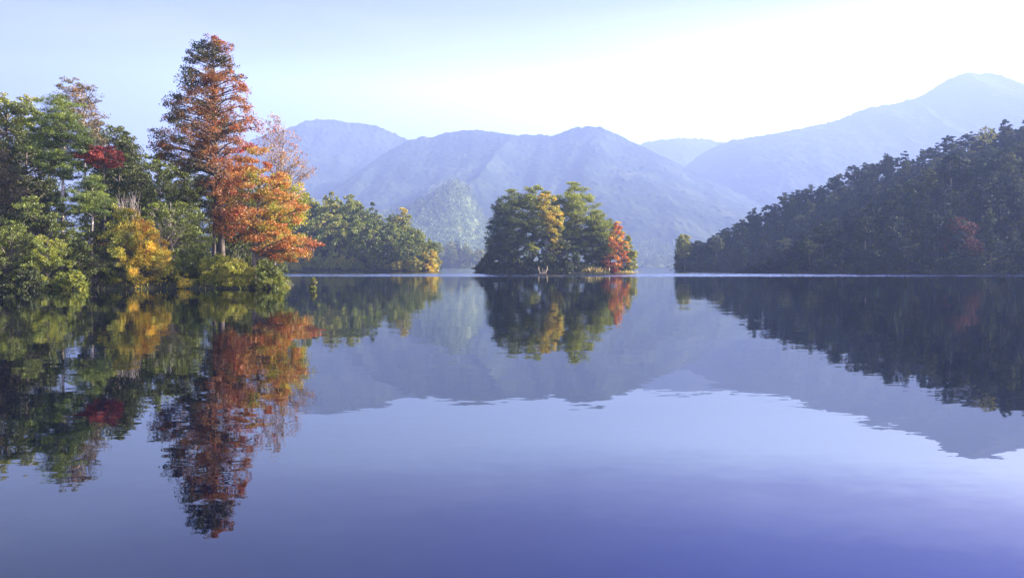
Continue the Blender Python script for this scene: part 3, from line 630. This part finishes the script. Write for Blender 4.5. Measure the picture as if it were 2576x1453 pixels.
isl('holly_shrub', 'black green bush on the shore left of the bleached stump on the island', 182.5, 1310, [(645, 1285, 1330), (665, 1270, 1345), (682, 1265, 1345)], 'evergreen', const(0.05, 0.1, 16), 116, cat='shrub', ncl=36, rcl=0.8, parts=('foliage', 'stem'), trunk_r=0.08)
isl('maple_shrub', 'low dull red bush at the foot of the red cone shaped tree', 184, 1532, [(655, 1518, 1545), (668, 1508, 1555), (682, 1505, 1560)], 'orange', const(0.85, 0, 17), 117, cat='shrub', ncl=26, rcl=0.6, parts=('foliage', 'stem'), trunk_r=0.06)
isl('pine_tree', 'olive green pine filling the notch between golden tree and tallest island pine', 197, 1408, [(492, 1395, 1425), (515, 1375, 1450), (555, 1365, 1465), (600, 1365, 1470), (640, 1370, 1460)], 'needle', const(0.55, 0.2, 21), 118, ncl=70, **pn)
isl('pine_tree', 'rightmost pine of the island, partly hidden behind the red cone shaped tree', 195, 1535, [(552, 1522, 1542), (575, 1505, 1560), (610, 1495, 1578), (645, 1495, 1585)], 'needle', const(0.55, 0.2, 22), 119, ncl=60, **pn)
# bleached prongs at the shore
x = wx(1365, 179); e = empty('tree_stump', (x, 179, 0)); tag(e, 'bleached three pronged stump standing in the water before the island', 'stump')
L_ = []
for a, h in ((-2.0, 2.8), (0.0, 2.0), (0.9, 1.6), (2.3, 2.9)):
    L_.append((np.array([[a*0.15, 0, -0.4], [a*0.3, 0, 0.3], [a*0.46, 0.1, h*0.38], [a*0.43, 0.1, h*0.58]]), np.array([0.2, 0.17, 0.12, 0.04])))
L_.append((np.array([[-0.7, 0, 0.05], [0, 0.05, 0.12], [0.7, 0, 0.05]]), np.array([0.12, 0.18, 0.12])))
link_mesh('trunk', tubes_mesh('trunk', L_, 8), DEAD, e)
rng = np.random.default_rng(4)
def tussock(name, label, D, xb, w, n, h, seed, z=0.0):
    rng = np.random.default_rng(seed); x = wx(xb, D)
    e = empty(name, (x, D, z)); tag(e, label, 'grass tuft')
    p = np.column_stack([rng.normal(0, w*0.4, n), rng.normal(0, 0.5, n), np.zeros(n)])
    d = rng.normal(size=(n, 3))*0.45; d[:, 2] = 1; d = unit(d); hh = h*rng.uniform(0.5, 1.1, n)
    link_mesh('grass', leaves_mesh('blades', p+d*hh[:, None]*0.5, hh, np.clip(rng.normal(0.85, 0.15, n), 0, 1), 0.14, d, 0, rng), M['blade'], e)
tussock('grass_tussock', 'pale golden grass tuft on the island shore left of the red tree', 181.5, 1492, 3.4, 160, 1.7, 1)
tussock('grass_tussock', 'straw coloured grass low on the right shore of the island', 182.5, 1580, 3.0, 120, 0.9, 2)

# ------------------------------------------------------------------ kinds of tree to copy
def kind_tree(prof, H, seed, lm, tonef, **kw):
    rows = [(z*H, -w*H*random.uniform(0.9, 1.1), w*H*random.uniform(0.9, 1.1)) for z, w in prof]
    a = dict(ncl=34, rcl=H*0.11, per=32, leaf=0.40, trunk_r=H*0.018, twigs=False, sub=6); a.update(kw)
    cm, tm = grow(rows, tonef=tonef, seed=seed, **a)
    cm.materials.append(M[lm]); tm.materials.append(BARK)
    return cm, tm
ROUND = [(0.18, 0.16), (0.35, 0.32), (0.6, 0.36), (0.8, 0.28), (0.93, 0.15), (1.0, 0.04)]
TALL = [(0.25, 0.12), (0.45, 0.22), (0.7, 0.22), (0.88, 0.14), (1.0, 0.03)]
CONE = [(0.1, 0.22), (0.3, 0.24), (0.55, 0.17), (0.8, 0.09), (1.0, 0.02)]
FLATP = [(0.5, 0.12), (0.65, 0.3), (0.8, 0.32), (0.93, 0.2), (1.0, 0.06)]
def kinds(lm, seed):
    k = {}
    k['broadleaf_tree'] = [kind_tree(ROUND, 10, seed+i, lm, const(0.45, 0.1, i)) for i in range(4)]
    k['tall_tree'] = [kind_tree(TALL, 12, seed+10+i, lm, const(0.38, 0.15, i+4), ncl=30) for i in range(3)]
    k['fir_tree'] = [kind_tree(CONE, 12, seed+20+i, lm, const(0.15, 0.05, i+8), flat=0.35, rise=0.0) for i in range(2)]
    k['pine_tree'] = [kind_tree(FLATP, 12, seed+30+i, lm, const(0.5, 0.2, i+12), flat=0.3, shell=0.6, ncl=26) for i in range(2)]
    return k
def copy_tree_from(name, meshes, loc, s, rot, label, group, squash=1.0):
    e = empty(name, loc); e.rotation_euler.z = rot; e.scale = (s, s, s*squash); tag(e, label, 'tree', group)
    for nm, me in zip(('crown', 'trunk'), meshes):
        o = bpy.data.objects.new(nm, me); COL.objects.link(o); o.parent = e
    return e
def foot_bushes(hf, poly, meshes, n, seed, keep, labf, group, smin=0.6, smax=1.2):
    rng = random.Random(seed); q = scatter(hf, poly, 3000, 0.3, 4.5, seed); got = []
    for x, y in q:
        if len(got) >= n: break
        if not keep(x, y) or any((x-a)**2+(y-b)**2 < 5 for a, b in got): continue
        got.append((x, y)); me = rng.choice(meshes)
        e = copy_tree_from('bush', me, (x, y, max(float(hf(x, y)), 0)-0.1), rng.uniform(smin, smax), rng.uniform(0, 6.28), labf(x, y), group, rng.uniform(0.7, 1.1))
        e['category'] = 'bush'
        for o, nm in zip(e.children, ('foliage', 'stem')): o.name = nm
def forest(hf, pts, K_, weights, labf, group, smin, smax, seed, hgt=None):
    rng = random.Random(seed); names = [k for k in K_ if k != 'bush']
    for (x, y) in pts:
        nm = rng.choices(names, weights)[0]; me = rng.choice(K_[nm]); gz = float(hf(x, y))
        s = rng.uniform(smin, smax)
        if hgt: s *= hgt(x, y)
        copy_tree_from(nm, me, (x, y, gz-0.1), s, rng.uniform(0, 6.28), labf(nm, x, y, gz), group, rng.uniform(0.85, 1.2))
def poisson(poly, gap, seed, keep, nmax):
    rng = random.Random(seed); P = np.array(poly); out_ = []
    x0, x1, y0, y1 = P[:, 0].min(), P[:, 0].max(), P[:, 1].min(), P[:, 1].max()
    cand = np.array([(rng.uniform(x0, x1), rng.uniform(y0, y1)) for _ in range(30000)])
    d = sdist(cand[:, 0], cand[:, 1], poly)
    for (x, y), dd in zip(cand, d):
        if dd < 0.8 or not keep(x, y, dd): continue
        if all((x-a)**2+(y-b)**2 > gap*gap for a, b in out_):
            out_.append((x, y))
            if len(out_) >= nmax: break
    return out_
KW = kinds('wood', 300); KS = kinds('spit', 400)
BUSH = [(0.02, 0.42), (0.3, 0.55), (0.65, 0.48), (0.88, 0.28), (1.0, 0.08)]
BW = [kind_tree(BUSH, 4.0, 340+i, 'wood', const(0.4, 0.1, i), rcl=0.9, leaf=0.5, clear=0.02) for i in range(3)]
BS = [kind_tree(BUSH, 4.0, 440+i, 'spit', const(0.65, 0.1, i), rcl=0.9, leaf=0.42, clear=0.02) for i in range(3)]
def fr_keep(lo, hi): return lambda x, y, d: lo < (x/y*F+512)/K < hi
# right hillside
hp = poisson(hill_poly, 5.0, 1, lambda x, y, d: 1690 < (x/y*F+512)/K < 2640 and y < 318 and (y < 300 or x > 60), 470)
ADJ = {'broadleaf_tree': 'round crowned', 'tall_tree': 'slender upright', 'fir_tree': 'dark pointed', 'pine_tree': 'flat topped'}
def hill_lab(nm, x, y, gz):
    d = float(sdist(np.array([x]), np.array([y]), hill_poly)[0])
    xd = (x/y*F+512)/K
    by = ' near its far left tip' if xd < 1880 else ' left of centre' if xd < 2100 else ' above the near point' if xd < 2320 else ' around the dull red tree' if xd < 2480 else ' near the right photo edge'
    if d < 8: where = 'at the foot of the dark right hillside by the water'
    elif gz > float(np.interp(x, HRX, HRZ))*0.86: where = 'along the skyline of the dark right hillside'
    else: where = 'in the middle of the dark right hillside'
    if d >= 8 and gz < float(np.interp(x, HRX, HRZ))*0.5: where = where.replace('in the middle of', 'low on')
    return ADJ[nm] + ' tree ' + where.replace(' by the water', '').replace('in the middle of', 'halfway up').replace('dark right', 'right').replace('the skyline of ', 'the top of ') + by
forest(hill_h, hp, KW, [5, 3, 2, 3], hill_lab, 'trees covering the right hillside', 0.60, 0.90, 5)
print('hill trees', len(hp))
def xdof(x, y): return (x/y*F+512)/K
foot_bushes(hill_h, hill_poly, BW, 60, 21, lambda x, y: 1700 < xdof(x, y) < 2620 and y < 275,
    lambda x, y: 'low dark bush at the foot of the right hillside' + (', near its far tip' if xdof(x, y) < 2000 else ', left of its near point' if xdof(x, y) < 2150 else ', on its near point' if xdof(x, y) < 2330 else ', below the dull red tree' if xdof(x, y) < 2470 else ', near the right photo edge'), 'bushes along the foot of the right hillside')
# coloured ones on the hillside
def one(name, label, hf, D, xb, rows, lm, tonef, seed, cat='tree', **kw):
    a = dict(ncl=40, rcl=1.5, per=24, leaf=0.5, trunk_r=0.2, twigs=False); a.update(kw)
    return hero(name, label, cat, D, xb, rows, lm, BARK, tonef, seed, hf=hf, **a)
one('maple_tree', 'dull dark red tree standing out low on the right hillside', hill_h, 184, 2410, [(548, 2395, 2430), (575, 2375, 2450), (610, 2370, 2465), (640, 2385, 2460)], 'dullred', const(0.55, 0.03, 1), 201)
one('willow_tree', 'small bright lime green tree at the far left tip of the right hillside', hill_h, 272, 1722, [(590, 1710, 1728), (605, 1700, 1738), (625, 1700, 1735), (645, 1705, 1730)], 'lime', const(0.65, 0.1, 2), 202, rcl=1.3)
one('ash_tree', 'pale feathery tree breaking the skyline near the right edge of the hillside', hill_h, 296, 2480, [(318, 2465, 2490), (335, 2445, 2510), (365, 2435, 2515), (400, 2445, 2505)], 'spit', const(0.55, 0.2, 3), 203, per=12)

# headland left of the island
sp = poisson(spit_poly, 4.7, 3, lambda x, y, d: 560 < (x/y*F+512)/K < 1115 and y < 292 and d < 40, 170)
def sp_by(x, y):
    xd = (x/y*F+512)/K
    return ', behind the orange tree' if xd < 800 else ', just right of the orange tree' if xd < 900 else ', left of the lime tree' if xd < 990 else ', near its right tip'
sp_lab = lambda nm, x, y, gz: {'broadleaf_tree': 'round green', 'tall_tree': 'slender green', 'fir_tree': 'dark pointed', 'pine_tree': 'flat topped'}[nm] + (' tree on the shore of' if gz < 2.6 else ' tree on the rise of') + ' the middle headland' + sp_by(x, y)
forest(spit_h, sp, KS, [6, 2, 1, 2], sp_lab, 'trees on the headland left of the island', 0.72, 1.0, 6,
       hgt=lambda x, y: float(np.interp(x, [-80, -60, -45, -35, -28, -22], [1.7, 1.6, 1.42, 1.3, 1.05, 0.55])))
foot_bushes(spit_h, spit_poly, BS, 34, 22, lambda x, y: 640 < xdof(x, y) < 1105 and y < 262,
    lambda x, y: 'low green bush below the middle headland trees' + (', behind the orange tree' if xdof(x, y) < 820 else ', near its right tip' if xdof(x, y) > 980 else ', midway along'), 'bushes along the shore of the middle headland')
one('sumac_shrub', 'yellow orange bush at the right tip of the headland left of the island', spit_h, 243.5, 1082, [(628, 1070, 1092), (650, 1058, 1106), (680, 1055, 1107)], 'gold', const(0.62, 0, 4), 204, cat='shrub', ncl=30, rcl=1.1, parts=('foliage', 'stem'), trunk_r=0.1)
one('poplar_tree', 'lime yellow tree with a rusty heart rising from the headland skyline', spit_h, 262, 1015, [(526, 1005, 1024), (545, 995, 1038), (580, 992, 1042), (620, 995, 1040)], 'gold', const(0.42, 0.15, 5), 205)
# small headland farther off
s2 = poisson(sp2_poly, 11, 4, lambda x, y, d: 1040 < (x/y*F+512)/K < 1270 and d < 60, 46)
forest(sp2_h, s2, KS, [5, 2, 1, 1], lambda nm, x, y, gz: 'hazy blue green tree on the small headland between island and near headland', 'trees on the small far headland', 1.3, 1.9, 7)

# ------------------------------------------------------------------ haze
hb = bpy.data.meshes.new('haze')
x0, x1, y0, y1, z0, z1 = -5900, 5900, -700, 7700, -5, 905
vs = [(x, y, z) for z in (z0, z1) for y in (y0, y1) for x in (x0, x1)]
hb.from_pydata(vs, [], [(0, 2, 3, 1), (4, 5, 7, 6), (0, 1, 5, 4), (2, 6, 7, 3), (0, 4, 6, 2), (1, 3, 7, 5)])
hm, nt, out = new_mat('haze_air')
pv = nt.nodes.new("ShaderNodeVolumePrincipled"); pv.inputs['Density'].default_value = 0.00044
pv.inputs['Color'].default_value = (0.34, 0.455, 0.74, 1); pv.inputs['Anisotropy'].default_value = 0.1
nt.links.new(pv.outputs[0], out.inputs['Volume'])
tag(link_mesh('haze', hb, hm), 'pale blue haze filling the air over the lake', 'haze', kind='stuff')
